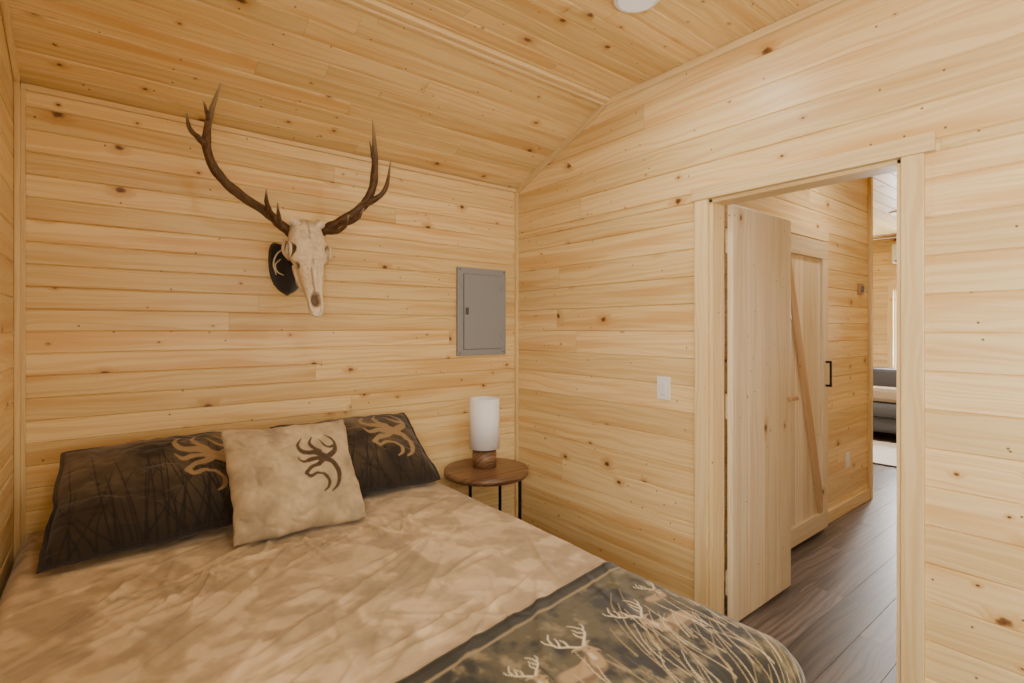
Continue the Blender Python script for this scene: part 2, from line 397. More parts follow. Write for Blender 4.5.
def catmull(P,k):
    P=[np.array(p,float) for p in P]
    if len(P)<3: return P
    Q=[2*P[0]-P[1]]+P+[2*P[-1]-P[-2]]; out=[]
    for i in range(1,len(Q)-2):
        for j in range(k):
            t=j/k; a,b,c,d=Q[i-1],Q[i],Q[i+1],Q[i+2]
            out.append(.5*((2*b)+(-a+c)*t+(2*a-5*b+4*c-d)*t*t+(-a+3*b-3*c+d)*t**3))
    out.append(P[-1]); return out
LOGO=[([(.14,.97),(.0,.82),(.12,.68),(.42,.64),(.66,.55)],.012,.075,.06),
      ([(-.04,.60),(.08,.50),(.32,.53),(.56,.52)],.01,.06,.05),
      ([(.44,1.0),(.33,.86),(.40,.74),(.56,.66)],.012,.05,.05),
      ([(.78,1.02),(1.02,.88),(1.0,.68),(.82,.57),(.62,.50)],.012,.08,.065),
      ([(.62,.92),(.72,.80),(.84,.74),(.98,.76)],.012,.04,.04),
      ([(.62,.50),(.46,.42),(.26,.38),(.10,.29)],.07,.045,.05),
      ([(.10,.29),(.20,.22),(.38,.26),(.54,.23)],.045,.02,.04),
      ([(.62,.50),(.86,.41),(.98,.22),(.88,.02),(.70,-.08)],.07,.012,.065),
      ([(.54,.23),(.66,.12),(.62,.0),(.50,-.06)],.03,.01,.04)]
def logo(cv,x,y,wd,ht,col,al=.9,mirror=False):
    for pts,a,b,mm in LOGO:
        P=[(x+wd*((1-p[0]) if mirror else p[0]),y+ht*p[1]) for p in pts]
        cv.line(P,a*wd,b*wd,col,1. if al>.9 else al,soft=.002,mid=mm*wd)
def deer(cv,x,y,s,fl=1,body=True):
    tan=(.32,.215,.10); dk=(.05,.03,.015); pale=(.60,.51,.33); sh=(.15,.09,.04)
    X=lambda a,b:(x+fl*a*s,y+b*s)
    if body:
        cv.line([X(-.15,-.35),X(-.45,-.45),X(-.95,-.42)],.22*s,.24*s,sh,.95,.004)
        cv.line([X(-.15,-.28),X(-.45,-.38),X(-.9,-.34)],.14*s,.16*s,tan,.95,.006)
    cv.line([X(0,.0),X(-.05,-.2),X(-.2,-.45)],.11*s,.21*s,sh,1,.003)
    cv.line([X(0.02,.0),X(-.02,-.2),X(-.13,-.42)],.08*s,.14*s,tan,1,.004)
    cv.line([X(0,.05),X(.10,-.06),X(.16,-.16)],.11*s,.055*s,tan,1,.003)
    cv.seg(X(.15,-.16),X(.18,-.19),.035*s,.03*s,dk); cv.seg(X(.05,.03),X(.07,.02),.02*s,.02*s,dk)
    cv.line([X(-.07,.1),X(-.2,.16),X(-.3,.15)],.05*s,.01*s,tan); cv.line([X(.06,.12),X(.18,.2),X(.26,.2)],.045*s,.01*s,tan)
    cv.line([X(-.05,-.12),X(-.06,-.25)],.04*s,.05*s,pale,.8,.004)
    for f in (1,-1):
        A=lambda a,b:X(f*a-.01,b)
        cv.line([A(.04,.14),A(.22,.30),A(.42,.48),A(.40,.72),A(.28,.88)],.028*s,.010*s,pale)
        cv.line([A(.22,.30),A(.18,.48),A(.2,.6)],.02*s,.007*s,pale)
        cv.line([A(.36,.42),A(.28,.58),A(.26,.7)],.02*s,.007*s,pale)
        cv.line([A(.42,.52),A(.55,.66),A(.56,.78)],.018*s,.007*s,pale)

# ------------------------------------------------------------------ bed
bed=empty('bed',(.58,1.65,0))
bx0,bx1,by0,by1=-.235,1.41,.545,2.72
def child(ob,p):
    ob.parent=p; ob.location=Vector(ob.location)-Vector(p.location); return ob
box_obj('bed_base',(bx0+.03,by0+.09,.12),(bx1-.05,by1-.02,.34),BASE,bed,bevel=.01)
box_obj('mattress',(bx0+.02,by0+.08,.34),(bx1-.04,by1-.01,.595),MATT,bed,bevel=.05)
for x in (bx0+.1,bx1-.1):
    for y in (by0+.15,by1-.15): cyl('leg',(x,y,.06),.03,.12,BLACK,bed,20)
BZ=.632; R=.095
ns,nt_=600,800
DS,DT=.42,.42
S=np.linspace(bx0-.02,bx1-R+R*math.pi/2+DS,ns); T=np.linspace(by0+R-R*math.pi/2-DT,by1,nt_)
SS,TT=np.meshgrid(S,T,indexing='ij')
sx=bx1-R; ty=by0+R
ex=np.maximum(0,SS-sx); ey=np.maximum(0,ty-TT); r=np.hypot(ex,ey)+1e-9
ang=np.minimum(r/R,math.pi/2); out=R*np.sin(ang); dn=R*(1-np.cos(ang))+np.maximum(0,r-R*math.pi/2)*.985
fl=np.clip((r-R)/.3,0,1); along=np.where(ex>ey,TT,SS)
th=np.arctan2(ey,ex)
fold=fl*(.022*np.sin(along*17+2*fbm(SS*3,TT*3,2,5)*6)+.03+.03*np.sin(th*2)**2)
out=out+fold
PX=np.minimum(SS,sx)+out*ex/r; PY=np.maximum(TT,ty)-out*ey/r
wr=np.zeros_like(SS)
crnd=random.Random(21)
def crease(x0,y0,a,L,amp,wd,curve):
    n=14; pts=[]
    x,y=x0,y0
    for i in range(n+1):
        pts.append((x,y)); x+=math.cos(a)*L/n; y+=math.sin(a)*L/n; a+=curve/n
    xs=[p[0] for p in pts]; ys=[p[1] for p in pts]; m=.12
    i0,i1=np.searchsorted(S,[min(xs)-m,max(xs)+m]); j0,j1=np.searchsorted(T,[min(ys)-m,max(ys)+m])
    if i1-i0<2 or j1-j0<2: return
    X=S[i0:i1,None];Y=T[None,j0:j1]
    best=np.full((i1-i0,j1-j0),9.); par=np.zeros_like(best); side=np.zeros_like(best)
    for k in range(n):
        p,q=pts[k],pts[k+1]; dx,dy=q[0]-p[0],q[1]-p[1]; l2=dx*dx+dy*dy
        t_=np.clip(((X-p[0])*dx+(Y-p[1])*dy)/l2,0,1)
        d=np.hypot(X-p[0]-t_*dx,Y-p[1]-t_*dy); sg=np.sign((X-p[0])*dy-(Y-p[1])*dx)
        u=d<best; best=np.where(u,d,best); par=np.where(u,(k+t_)/n,par); side=np.where(u,sg,side)
    env=np.sin(np.clip(par,0,1)*math.pi)**.8
    w_=wd*(.5+env*.5)
    wdth=np.where(side>0,w_*.5,w_*1.3)
    wr[i0:i1,j0:j1]+=amp*env*np.exp(-(best/wdth)**2)-amp*.35*env*np.exp(-((best-w_*1.6)/(w_))**2)*(side<0)
for k in range(72):
    x=crnd.uniform(-.3,1.35); y=crnd.uniform(1.0,2.2)
    base_a=math.radians(crnd.choice((215,235,250,310,200,25))+crnd.uniform(-16,16))
    crease(x,y,base_a,crnd.uniform(.25,.85),crnd.uniform(.003,.010),crnd.uniform(.011,.026),crnd.uniform(-.6,.6))
for k in range(30):
    x=crnd.uniform(-.1,1.25); y=crnd.uniform(1.95,2.1)
    crease(x,y,math.radians(crnd.uniform(225,315)),crnd.uniform(.12,.4),crnd.uniform(.004,.010),crnd.uniform(.008,.018),crnd.uniform(-.5,.5))
SEAM=1.045+.14*(SS-.5)
wr*=1-.6*np.clip((SEAM-TT)/.1,0,1)
ed=np.clip((sx+.06-SS)/.12,0,1)*.8+.2
wr=wr*ed+.018*(fbm(SS*2.6,TT*2.6,3,61)-.5)+.003*fbm(SS*12,TT*12,3,71)
crown=.010*np.cos((SS-.57)*1.6)
seamz=.005*np.exp(-((TT-SEAM)/.007)**2)
PZ=BZ+crown*(1-fl)+wr*np.clip(1-dn/.1,.2,1)+seamz-dn
PX+=wr*np.clip(dn/.05,0,1)*1.0*ex/r; PY-=wr*np.clip(dn/.05,0,1)*ey/r
leftd=np.clip((bx0+.03-SS)/.05,0,1); PZ-=leftd**2*.05
PZ=np.maximum(PZ,.10)
P=np.stack([PX,PY,PZ],-1)
me=grid_mesh('comforter',P)
beige=np.array((.445,.325,.178))
mot=fbm(SS*4,TT*4,4,81)[...,None]; mot2=fbm(SS*30,TT*30,3,83)[...,None]; mot3=fbm(SS*13+mot[...,0]*3,TT*13,5,87)[...,None]
C=beige*(.76+.18*np.clip((mot-.35)*3,0,1)+.36*(mot2-.5)+.28*np.clip((mot3-.42)*6,0,1))+np.array((.06,.056,.046))*np.clip((mot3-.52)*9,0,1)
n1=fbm(SS*7,TT*7,4,91)[...,None]; n2=fbm(SS*30,TT*22,4,95)[...,None]; n3=fbm(SS*4+9,TT*4,3,97)[...,None]
olive=np.array((.085,.068,.030)); dk=np.array((.016,.014,.008)); kh=np.array((.30,.225,.115))
k1=np.clip((n1*.6+n2*.4-.46)*7,0,1); k2=np.clip((n2*.7+n3*.5-.62)*7,0,1)
PR=dk*(1-k1)+olive*k1; PR=PR*(1-k2*.55)+kh*k2*.55
D=(SEAM-TT)[...,None]
soft=.004
stp=lambda v: np.clip(v/soft+.5,0,1)
def over(A,B,m): return A*(1-m)+B*m
C=over(C,PR,stp(D))
C=over(C,dk*(1+n2),stp(D)*(1-stp(D-.035)))
C=over(C,kh*.8,stp(D-.039)*(1-stp(D-.048)))
cv=Canvas(S,T,C)
rnd=random.Random(5)
def grass(n,xa,xb,ya,yb,la,lb,cols,lean=.3,w=.0022):
    for _ in range(n):
        x=rnd.uniform(xa,xb);y=rnd.uniform(ya,yb);l=rnd.uniform(la,lb);k=rnd.gauss(lean,.25)
        c=rnd.choice(cols); cap=.985+.14*(x-.5); yt=min(y+l,cap); top=(x+k*l,yt)
        cv.line([(x,y),(x+k*l*.35,y+(yt-y)*.5),top],w,w*.35,c,.85)
pal=[(.50,.39,.21),(.36,.26,.12),(.60,.50,.31)]; dks=[(.03,.025,.014),(.06,.045,.022)]
grass(120,-.2,1.8,.35,.85,.08,.18,dks,.1,.003)
for (x,y,s,f) in ((.76,.865,.085,1),(.92,.865,.12,1),(1.14,.86,.12,-1),(.33,.83,.11,1),(.05,.80,.12,-1),(.57,.79,.08,-1),(1.31,.95,.07,1)):
    deer(cv,x,y,s,f)
grass(170,1.0,1.8,.2,.84,.08,.20,pal,.35,.0018)
grass(40,1.05,1.5,.70,.92,.05,.12,pal,.5,.0015)
grass(130,-.2,1.0,.2,.78,.05,.12,pal,.2,.0016)
set_col(me,'col',cv.C.reshape(-1,3))
cm=new_obj('comforter',me,None,[CLOTH]); child(cm,bed)

# ------------------------------------------------------------------ pillows
def pillow(name,center,up,w,h,thick,paint,flange=0.,pinch=.05,seed=1,nx=170,ny=150,roll=0.,taper=0.):
    u=np.linspace(-1,1,nx); v=np.linspace(-1,1,ny); U,V=np.meshgrid(u,v,indexing='ij')
    f=1-flange
    uu=np.clip(np.abs(U)/f,0,1); vv=np.clip(np.abs(V)/f,0,1)
    prof=((1-uu**2.2)*(1-vv**2.2))**.5
    X=w/2*U*(1-pinch*(1-V**2)); Y=h/2*V*(1-pinch*(1-U**2))
    X*=1-taper*(V+1)/2
    cs=1-.03*(np.abs(U)**6*np.abs(V)**6); X*=cs;Y*=cs
    nz=fbm(U*2+seed*7,V*2,4,seed)-.5
    cre=np.clip(1-np.abs(fbm(U*2.2+seed*3,V*3.4+U,3,seed+9)-.5)*9,0,1)
    pk=fbm(U*9+seed,V*1.5,2,seed+51)*np.clip((np.abs(V)-.5)*2,0,1)+fbm(U*1.5,V*8+seed,2,seed+61)*np.clip((np.abs(U)-.6)*2.2,0,1)
    edgew=np.clip((np.maximum(np.abs(U),np.abs(V))-.75)/.25,0,1)
    bump=.036*nz-.014*cre*(.5+edgew)-.024*pk
    wav=(.006*(fbm(U*6+seed,V*6,2,seed+21)-.5)+.014*nz)*edgew
    X=X+.016*(fbm(V*3+seed,V*0+seed,3,seed+31)-.5)*edgew; Y=Y+.022*(fbm(U*3+seed,U*0,3,seed+41)-.5)*edgew
    front=thick/2*prof+bump*prof+wav+.002; back=-(thick/2*prof)+wav-.002
    xs=u*w/2; ys=v*h/2
    C=paint(xs,ys)
    N=np.concatenate([np.stack([X,Y,front],-1).reshape(-1,3),np.stack([X,Y,back],-1).reshape(-1,3)])
    n=nx*ny; idx=np.arange(n).reshape(nx,ny)
    q=np.stack([idx[:-1,:-1],idx[1:,:-1],idx[1:,1:],idx[:-1,1:]],-1).reshape(-1,4)
    qb=q[:,::-1]+n
    loop=np.concatenate([idx[:,0],idx[-1,1:],idx[-2::-1,-1],idx[0,-2:0:-1]])
    l2=np.roll(loop,-1); qs=np.stack([loop,loop+n,l2+n,l2],-1)
    Q=np.concatenate([q,qb,qs])
    me=bpy.data.meshes.new(name); me.vertices.add(len(N)); 
    up=Vector(up).normalized(); xax=Vector((1,0,0)); xax=(xax-up*xax.dot(up)).normalized(); nrm=xax.cross(up)
    M=Matrix((xax,up,nrm)).transposed()
    if roll: M=M@Matrix.Rotation(roll,3,'Z')
    N=N@np.array(M).T
    me.vertices.foreach_set('co',N.astype(np.float32).ravel())
    me.loops.add(Q.size); me.loops.foreach_set('vertex_index',Q.ravel().astype(np.int32))
    me.polygons.add(len(Q)); me.polygons.foreach_set('loop_start',np.arange(0,Q.size,4,dtype=np.int32))
    me.update(calc_edges=True); me.validate(); me.polygons.foreach_set('use_smooth',[True]*len(me.polygons))
    cc=C.reshape(-1,3); set_col(me,'col',np.concatenate([cc,cc]))
    ob=new_obj(name,me,None,[PILC]); ob.location=center
    return ob
def paint_dark(w,h,lx,ly,seed,wd,ht):
    def f(xs,ys):
        X,Y=np.meshgrid(xs,ys,indexing='ij')
        n=fbm(X*6,Y*9,4,seed)[...,None]; n2=fbm(X*30,Y*12,4,seed+3)[...,None]
        dark=np.array((.028,.020,.013)); mid=np.array((.165,.115,.064))
        vert=np.clip((Y[...,None]/h+.42)*1.6,0,1)
        k=np.clip((n-.30)*3.0,0,1)*vert*(.6+.5*n2)
        C=dark*(1-k)+mid*k
        c=Canvas(xs,ys,C); rr=random.Random(seed)
        for _ in range(46):
            x=rr.uniform(-w/2,w/2); l=rr.uniform(.1,.42)*h/.5; kx=rr.gauss(0,.08)
            c.line([(x,-h/2),(x+kx*.5+rr.gauss(0,.01),-h/2+l*.5),(x+kx,-h/2+l)],.004,.0012,(.014,.011,.009),.9)
            if rr.random()<.5:
                y0=-h/2+l*.6; c.line([(x+kx*.6,y0),(x+kx*.6+rr.choice((-1,1))*.04,y0+.06)],.0022,.001,(.014,.011,.009),.9)
        logo(c,lx,ly,wd,ht,(.31,.205,.095),.92)
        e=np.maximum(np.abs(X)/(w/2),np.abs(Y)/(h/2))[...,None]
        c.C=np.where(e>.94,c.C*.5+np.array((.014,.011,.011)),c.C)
        return c.C
    return f
def paint_beige(xs,ys):
    X,Y=np.meshgrid(xs,ys,indexing='ij')
    n=fbm(X*14,Y*14,5,201)[...,None]; n2=fbm(X*60,Y*60,3,203)[...,None]
    C=np.array((.50,.39,.24))*(.64+.48*np.clip((n-.25)*1.8,0,1)+.24*(n2-.5))
    c=Canvas(xs,ys,C); logo(c,.0,-.10,.155,.235,(.075,.047,.024),.95); return c.C
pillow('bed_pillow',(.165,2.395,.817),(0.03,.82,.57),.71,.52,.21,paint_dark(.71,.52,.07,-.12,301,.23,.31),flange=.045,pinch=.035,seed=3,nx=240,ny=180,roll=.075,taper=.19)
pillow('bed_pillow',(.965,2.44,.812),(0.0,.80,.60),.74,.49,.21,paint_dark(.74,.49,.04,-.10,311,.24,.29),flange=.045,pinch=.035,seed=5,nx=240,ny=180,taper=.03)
pillow('throw_pillow',(.600,2.15,.838),(.03,.60,.80),.495,.46,.19,paint_beige,pinch=.06,seed=8,roll=.02,nx=200,ny=190)

# ------------------------------------------------------------------ elk skull mount
sk=empty('elk_skull_mount',(.75,2.6,1.75))
def tube(name,pts,rads,mat,parent,seg=14,k=7,seed=1,rough=.12,colf=None):
    C=catmull(pts,k); n=len(C)
    R_=catmull([np.array([r]) for r in rads],k); R_=[max(.0015,float(x[0])) for x in R_]
    C=np.array(C); Tn=np.gradient(C,axis=0); Tn/=np.linalg.norm(Tn,axis=1)[:,None]
    ref=np.array((0,1.,0.)); P=np.zeros((seg,n,3)); 
    a=np.cross(Tn[0],ref); a/=np.linalg.norm(a)
    for i in range(n):
        a=a-Tn[i]*a.dot(Tn[i]); a/=np.linalg.norm(a); b=np.cross(Tn[i],a)
        for j in range(seg):
            th=2*math.pi*j/seg
            rr=R_[i]*(1+rough*math.sin(th*5+i*.25+seed)+rough*.8*math.sin(i*1.1+j*2.3+seed))
            P[j,i]=C[i]+rr*(math.cos(th)*a+math.sin(th)*b)
    me=grid_mesh(name,P,wrap_u=True)
    tt=np.tile(np.linspace(0,1,n),(seg,1)).reshape(-1)
    nn=RNG.rand(seg*n)
    if colf is None:
        base=np.array((.10,.056,.027)); tip=np.array((.40,.30,.19))
        f=np.clip((tt-.8)/.2,0,1)[:,None]
        col=(base*(.6+.9*nn[:,None]))*(1-f)+tip*f
    else: col=colf(P.reshape(-1,3),tt,nn)
    set_col(me,'col',col)
    ob=new_obj(name,me,None,[mat]); child(ob,parent); return ob
LA=[(.700,2.585,1.885),(.640,2.55,1.915),(.577,2.50,1.948),(.454,2.45,2.0),(.367,2.42,2.068),(.328,2.42,2.165),(.336,2.42,2.289),(.378,2.42,2.445)]
tube('antler_left',LA,[.023,.021,.020,.019,.018,.0165,.012,.003],ANT,sk,seed=1)
tube('tine_l1',[(.327,2.42,2.17),(.30,2.40,2.19),(.262,2.37,2.215),(.250,2.36,2.27)],[.014,.011,.008,.003],ANT,sk,seed=2)
tube('tine_l2',[(.60,2.52,1.935),(.575,2.46,1.95),(.553,2.42,1.985),(.548,2.40,2.03)],[.014,.012,.008,.003],ANT,sk,seed=3)
tube('tine_l3',[(.66,2.56,1.90),(.625,2.47,1.895),(.60,2.41,1.925),(.59,2.385,1.975)],[.015,.012,.008,.003],ANT,sk,seed=4)
tube('tine_l4',[(.334,2.42,2.27),(.325,2.40,2.30),(.312,2.385,2.34)],[.010,.007,.003],ANT,sk,seed=5)
RA=[(.815,2.585,1.885),(.87,2.55,1.925),(.929,2.50,1.968),(1.005,2.45,2.04),(1.041,2.42,2.137),(1.051,2.42,2.288),(1.040,2.42,2.462)]
tube('antler_right',RA,[.023,.022,.021,.020,.018,.014,.003],ANT,sk,seed=6)
tube('tine_r1',[(.995,2.455,2.03),(1.045,2.40,2.065),(1.085,2.37,2.12),(1.108,2.36,2.26)],[.015,.013,.010,.003],ANT,sk,seed=7)
tube('tine_r2',[(1.047,2.42,2.23),(1.03,2.40,2.28),(1.008,2.385,2.34)],[.011,.008,.003],ANT,sk,seed=8)
tube('tine_r3',[(.90,2.52,1.95),(.935,2.46,1.945),(.965,2.42,1.965),(.985,2.40,2.01)],[.014,.012,.008,.003],ANT,sk,seed=9)
tube('tine_r4',[(.845,2.565,1.905),(.875,2.47,1.895),(.90,2.41,1.92),(.905,2.385,1.965)],[.015,.012,.008,.003],ANT,sk,seed=10)
def bonecol(P,tt,nn):
    return np.array((.72,.60,.42))*(.8+.3*nn[:,None])
keys=np.array([ # s, halfwidth, front, back
 (0.00,.020,.010,.030),(0.03,.055,.030,.060),(.10,.074,.045,.085),(.18,.080,.052,.09),(.27,.084,.052,.085),(.36,.088,.050,.075),(.44,.074,.048,.065),
 (.52,.060,.044,.058),(.62,.051,.040,.052),(.72,.044,.034,.044),(.80,.038,.026,.034),(.87,.033,.016,.026),(.93,.035,.010,.020),(.98,.028,.006,.014),(1.0,.008,.002,.006)])
nS,nA=150,96
s=np.linspace(0,1,nS)
hw=np.interp(s,keys[:,0],keys[:,1]); fr=np.interp(s,keys[:,0],keys[:,2]); bk=np.interp(s,keys[:,0],keys[:,3])
ker=np.array([1,2,3,2,1])/9.
for A in (hw,fr,bk): A[2:-2]=np.convolve(A,ker,'valid')
th=np.linspace(0,2*math.pi,nA,endpoint=False)
TH,Sg=np.meshgrid(th,s,indexing='ij')
cx=np.cos(TH); cy=np.sin(TH)
sgnp=lambda a,p: np.sign(a)*np.abs(a)**p
xx=hw[None]*sgnp(cx,.85); ff=np.where(cy>0,fr[None],bk[None])*sgnp(cy,.9)
LEN=.505
dark=np.zeros_like(xx)
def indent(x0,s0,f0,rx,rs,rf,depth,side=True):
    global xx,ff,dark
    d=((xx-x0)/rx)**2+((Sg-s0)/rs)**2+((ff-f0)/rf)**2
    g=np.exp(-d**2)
    dark=np.maximum(dark,g)  # mask for shade painted into the eye sockets and nasal opening
    if side: xx=xx-np.sign(x0)*g*depth
    else: ff=ff-g*depth
for sg in (-1,1):
    g=np.exp(-(((Sg-.34)/.085)**2+((ff-.0)/.04)**2)); m_=(np.sign(xx)==sg)
    xx=xx+sg*g*.018*m_
    indent(sg*.096,.345,.006,.05,.055,.03,.048)
    indent(sg*.058,.50,.005,.03,.035,.016,.012)
indent(0,.845,.03,.021,.065,.05,.034,False)
ff=ff+np.where(cy>0,.006*np.exp(-(xx/.012)**2)*np.exp(-((Sg-.62)/.16)**2),0)
ff=ff-np.where(cy>0,.010*np.exp(-(xx/.02)**2)*np.exp(-((Sg-.33)/.08)**2),0)
jit=fbm(TH*3,Sg*14,4,401)-.5; ff=ff+jit*.004; xx=xx+jit*.003
dn_=np.array((.0,-.18,-.44)); dn_/=np.linalg.norm(dn_); nm=np.cross(np.array((1,0,0)),dn_); nm=nm if nm[1]<0 else -nm
top=np.array((.757,2.575,1.95))
P=top+Sg[...,None]*LEN*dn_+xx[...,None]*np.array((1,0,0))+ff[...,None]*nm
me=grid_mesh('skull',P,wrap_u=True)
cn=fbm(TH*4,Sg*20,4,411)[...,None]; suture=np.exp(-(xx/.0012)**2)*(cy>0)*(Sg<.78)*.5
crack=np.clip(1-np.abs(fbm(TH*5,Sg*22,3,421)-.5)*14,0,1)*.35
bone=np.array((.74,.61,.41))*(.75+.45*cn); brn=np.array((.10,.06,.03))
dm=np.clip(dark*1.25+suture+crack,0,1)[...,None]*.9  # painted cavity shade, together with suture and crack lines
st=np.clip((.13-Sg)/.1,0,1)[...,None]*.5
bc_=bone*(1-st)+np.array((.34,.22,.12))*st
set_col(me,'col',(bc_*(1-dm)+brn*dm).reshape(-1,3))
so=new_obj('skull',me,None,[BONE]); child(so,sk)
def onskull(x,s_,f): return tuple(top+s_*LEN*dn_+x*np.array((1,0,0))+f*nm)
for sg in (-1,1):
    ring=[]
    for i in range(15):
        a=2*math.pi*i/14; ring.append(onskull(sg*.090,.345+.062*math.cos(a),.006+.033*math.sin(a)))
    tube('orbit_rim',ring,[.006]*15,BONE,sk,seg=8,k=3,rough=.1,colf=bonecol)
    tube('pedicle',[onskull(sg*.04,.10,.015),onskull(sg*.055,.075,.03),onskull(sg*.07,.055,.03)],[.024,.021,.022],BONE,sk,k=4,rough=.08,colf=bonecol)
    tube('zygomatic_arch',[onskull(sg*.080,.40,-.03),onskull(sg*.098,.30,-.05),onskull(sg*.085,.16,-.06)],[.009,.007,.008],BONE,sk,k=5,rough=.08,colf=bonecol)
    tube('upper_jaw',[onskull(sg*.056,.45,-.045),onskull(sg*.046,.60,-.05),onskull(sg*.034,.72,-.04)],[.012,.012,.007],BONE,sk,k=5,rough=.2,colf=bonecol)
    tube('premaxilla',[onskull(sg*.030,.78,.006),onskull(sg*.027,.88,.010),onskull(sg*.020,.96,.006),onskull(sg*.008,1.0,.002)],[.006,.006,.008,.004],BONE,sk,k=5,rough=.1,colf=bonecol)
tube('nasal_bone',[onskull(0,.55,.046),onskull(0,.70,.042),onskull(0,.79,.034)],[.014,.013,.004],BONE,sk,k=5,rough=.06,colf=bonecol)
bm=bmesh.new()
out_=[(0,-.145),(.045,-.115),(.078,-.06),(.09,.02),(.085,.09),(.065,.12),(.03,.115),(0,.135)]
full=out_+[(-x,z) for x,z in out_[-2:0:-1]]
sm=catmull([np.array(p) for p in full+[full[0]]],4)[:-1]
vb=[bm.verts.new((p[0],0,p[1])) for p in sm]; f=bm.faces.new(vb)
ex_=bmesh.ops.extrude_face_region(bm,geom=[f]); 
for v in ex_['geom']:
    if isinstance(v,bmesh.types.BMVert): v.co.y-=.022; v.co.x*=.92; v.co.z*=.94
bmesh.ops.recalc_face_normals(bm,faces=bm.faces[:])
me=bpy.data.meshes.new('plaque'); bm.to_mesh(me); bm.free()
pq=new_obj('plaque',me,None,[PLAQ]); pq.location=(.728,YB-.001,1.738); child(pq,sk)
for pts in ([(-.02,.085),(-.055,.05),(-.068,.0),(-.055,-.05)],[(-.035,.03),(-.060,.0),(-.050,-.035),(-.02,-.05)]):
    tube('plaque_inlay',[(.725+p[0],YB-.025,1.745+p[1]) for p in pts],[.002,.0035,.0035,.002],BONE,sk,k=5,seg=8,colf=bonecol)
tube('bracket_arm',[(.745,YB-.02,1.76),(.75,2.68,1.80),(.755,2.60,1.83)],[.016,.014,.014],PLAQ,sk,k=4,rough=0,colf=lambda P,t_,n_:np.zeros((len(P),3))+.02)

# ------------------------------------------------------------------ electrical panel
ep=empty('electrical_panel',(1.927,YB,1.535))
box_obj('cover_plate',(1.737,YB-.022,1.254),(2.118,YB,1.816),GREY,ep,bevel=.004)
box_obj('inner_recess',(1.778,YB-.0235,1.292),(2.080,YB-.0215,1.776),DGREY,ep,bevel=.0005)
box_obj('door_panel',(1.781,YB-.029,1.295),(2.077,YB-.0235,1.773),GREY,ep,bevel=.003)
box_obj('latch',(1.79,YB-.035,1.515),(1.812,YB-.029,1.56),DGREY,ep,bevel=.002)
for z in (1.38,1.69): box_obj('hinge',(2.070,YB-.032,z-.02),(2.084,YB-.028,z+.02),GREY,ep,bevel=.001)
for x in (1.752,2.10):
    for z in (1.27,1.80): cyl('screw',(x,YB-.023,z),.005,.004,DGREY,ep,12,axis='Y',bevel=0)
# ------------------------------------------------------------------ light switch
sw=empty('light_switch',(XR,1.569,1.125))
box_obj('plate',(XR-.007,1.531,1.067),(XR,1.607,1.183),WHITE,sw,bevel=.003)
box_obj('rocker',(XR-.011,1.552,1.092),(XR-.007,1.586,1.158),WHITE,sw,bevel=.002)
ho=empty('wall_outlet',(4.55,1.52,.40)); box_obj('plate',(4.51,1.513,.345),(4.585,1.52,.46),WHITE,ho,bevel=.003); box_obj('socket_a',(4.53,1.510,.41),(4.565,1.513,.445),WHITE,ho,bevel=.002); box_obj('socket_b',(4.53,1.510,.36),(4.565,1.513,.395),WHITE,ho,bevel=.002)

# ------------------------------------------------------------------ nightstand + lamp
NX,NY,NZ=1.775,2.485,.600
nsd=empty('nightstand',(NX,NY,0))
cyl('table_top',(NX,NY,NZ-.018),.25,.036,WALNUT,nsd,72,bevel=.005)
for (ox,oy) in ((.155,-.125),(.02,.20),(.20,.13)):
    tube('leg',[(NX+ox,NY+oy,NZ-.03),(NX+ox,NY+oy,.3),(NX+ox,NY+oy,.003)],[.010,.010,.010],BLACK,nsd,k=3,rough=0,colf=lambda P,t_,n_:np.zeros((len(P),3))+.02)
LX,LY=1.79,2.525
lp=empty('table_lamp',(LX,LY,NZ))
cyl('wood_base',(LX,LY,NZ+.049),.072,.096,WALNUT,lp,48,bevel=.004)
cyl('stem',(LX,LY,NZ+.11),.010,.03,BLACK,lp,20)
bm=bmesh.new(); rr_=.090
seg=64
rings=[(rr_,.712),(rr_,1.008),(rr_-.003,1.008),(rr_-.003,.712)]
vs=[[bm.verts.new((r0*math.cos(2*math.pi*i/seg),r0*math.sin(2*math.pi*i/seg),z-.86)) for i in range(seg)] for r0,z in rings]
for k in range(4):
    A,B=vs[k],vs[(k+1)%4]
    for i in range(seg): bm.faces.new((A[i],A[(i+1)%seg],B[(i+1)%seg],B[i]))
me=bpy.data.meshes.new('shade'); bm.to_mesh(me); bm.free()
for p in me.polygons: p.use_smooth=abs(p.normal.z)<.5
sh=new_obj('shade',me,None,[SHADE]); sh.location=(LX,LY,.86); child(sh,lp)
for a in (0,120,240):
    a=math.radians(a); tube('spider',[(LX,LY,.98),(LX+.043*math.cos(a),LY+.043*math.sin(a),.983),(LX+.088*math.cos(a),LY+.088*math.sin(a),.985)],[.0016]*3,BLACK,lp,seg=6,k=2,rough=0)
cyl('bulb',(LX,LY,.84),.028,.09,WHITE,lp,24,r2=.018,bevel=.005); cyl('socket',(LX,LY,.76),.016,.06,BLACK,lp,20)
cyl('harp_rod',(LX,LY,.93),.002,.12,BLACK,lp,8,bevel=0)

# ------------------------------------------------------------------ ceiling light
def disc(name,x,y):
    e=empty(name,(x,y,ZC)); 
    cyl('trim_ring',(x,y,ZC-.009),.09,.014,WHITE,e,64,bevel=.004); cyl('diffuser',(x,y,ZC-.018),.072,.005,LED,e,64,bevel=.001)
disc('recessed_ceiling_light',1.62,1.262); disc('recessed_ceiling_light',.5,.2); disc('recessed_ceiling_light',6.9,1.8); disc('recessed_ceiling_light',3.9,1.0)  # only the first disc is in view; the others are added for fill

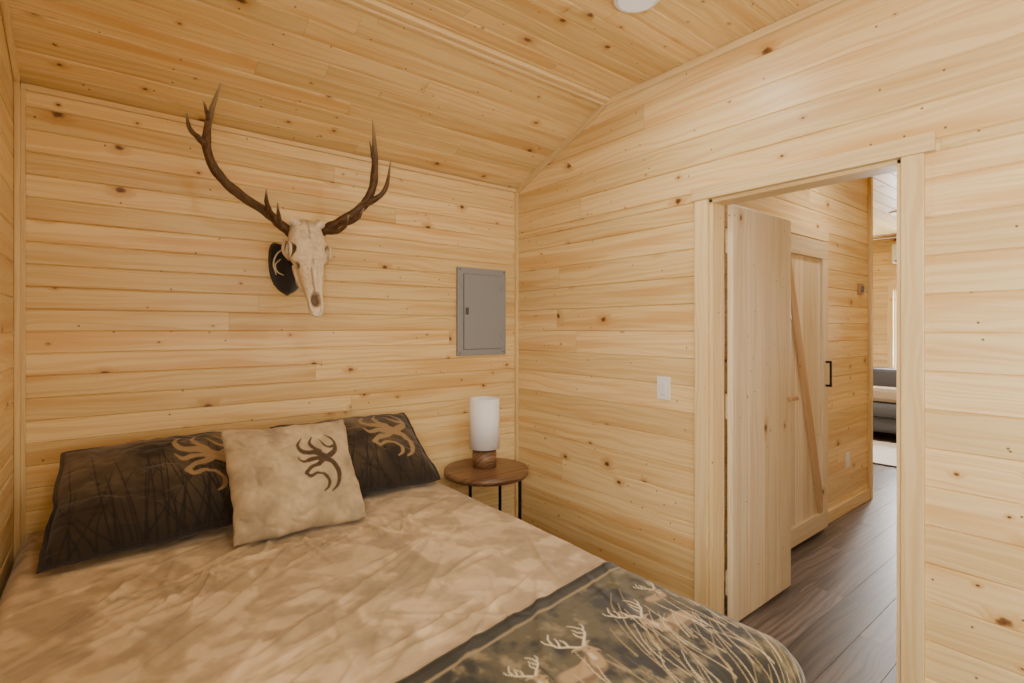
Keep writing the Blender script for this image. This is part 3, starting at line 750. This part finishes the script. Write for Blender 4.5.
# ------------------------------------------------------------------ living room
sf=empty('sofa',(8.2,2.3,0))
def sb(n,lo,hi,m=SOFA,bv=.05): 
    o=box_obj(n,lo,hi,m,sf,bevel=bv); o.data.polygons.foreach_set('use_smooth',[True]*len(o.data.polygons)); return o
sb('seat_base',(7.72,1.5,.10),(8.6,3.5,.30)); sb('seat_cushion_a',(7.68,1.68,.30),(8.35,2.48,.46)); sb('seat_cushion_b',(7.68,2.5,.30),(8.35,3.3,.46))
sb('back_rest',(8.35,1.5,.3),(8.65,3.5,.86)); sb('back_cushion_a',(8.15,1.7,.46),(8.36,2.48,.88)); sb('back_cushion_b',(8.15,2.5,.46),(8.36,3.3,.88))
sb('arm_a',(7.7,1.46,.1),(8.6,1.68,.62)); sb('arm_b',(7.7,3.3,.1),(8.6,3.52,.62))
for x in (7.8,8.5):
    for y in (1.6,3.4): cyl('foot',(x,y,.05),.025,.1,BLACK,sf,16)
sc=box_obj('sofa_cushion',(7.86,1.95,.47),(8.10,2.45,.66),CUSH,None,bevel=.05)
rg=grid_mesh('area_rug',np.stack([*np.meshgrid(np.linspace(6.35,7.6,60),np.linspace(1.1,3.4,90),indexing='ij'),np.zeros((60,90))],-1)+np.concatenate([np.zeros((60,90,2)),.012+.006*RNG.rand(60,90,1)],-1))
new_obj('area_rug',rg,None,[RUG])
ac=empty('mini_split_air_conditioner',(8.7,1.9,2.48))
box_obj('body',(8.58,1.45,2.33),(8.8,2.33,2.60),WHITE,ac,bevel=.03); box_obj('vent',(8.575,1.5,2.345),(8.60,2.28,2.375),DGREY,ac)

# ------------------------------------------------------------------ lights
def area(name,loc,rot,sx_,sy_,power,col=(1,1,1)):
    l=bpy.data.lights.new(name,'AREA'); l.shape='RECTANGLE'; l.size=sx_; l.size_y=sy_; l.energy=power; l.color=col
    o=bpy.data.objects.new(name,l); COL.objects.link(o); o.location=loc; o.rotation_euler=rot; return o
area('window_daylight',((W0+W1)/2,YF-.08,(WZ0+WZ1)/2),(math.pi/2,0,math.pi),W1-W0-.08,WZ1-WZ0-.08,116,(1,.99,.97))
area('window_daylight',(XL-.08,(LWN[0]+LWN[1])/2,(LWN[2]+LWN[3])/2),(0,-math.pi/2,0),LWN[3]-LWN[2]-.08,LWN[1]-LWN[0]-.08,56,(1,.99,.97))  # lamp for the added left window
area('window_daylight',(8.88,(LW[0]+LW[1])/2,(LW[2]+LW[3])/2),(0,math.pi/2,0),LW[3]-LW[2]-.08,LW[1]-LW[0]-.08,140,(1,1,1))
for (x,y,e) in ((1.62,1.262,7),(.5,.2,13),(6.9,1.8,36),(3.9,1.0,9)):  # lamps below the ceiling discs, added as soft fill
    l=bpy.data.lights.new('fill_downlight','AREA'); l.shape='DISK'; l.size=.15; l.energy=e; l.color=(1,.96,.9); l.spread=math.radians(170)
    o=bpy.data.objects.new('fill_downlight',l); COL.objects.link(o); o.location=(x,y,ZC-.025)
w=bpy.data.worlds.new('World'); scene.world=w; w.use_nodes=True
bg=w.node_tree.nodes['Background']; bg.inputs[0].default_value=(.9,.95,1,1); bg.inputs[1].default_value=3.0

# ------------------------------------------------------------------ camera
cam=bpy.data.cameras.new('Camera'); cam.sensor_width=36; cam.lens=514/1024*36; cam.shift_y=-13.5/1024; cam.clip_start=.02
co=bpy.data.objects.new('Camera',cam); COL.objects.link(co); co.location=(0,0,1.43); co.rotation_euler=(math.pi/2,0,-math.radians(38.4))
scene.camera=co
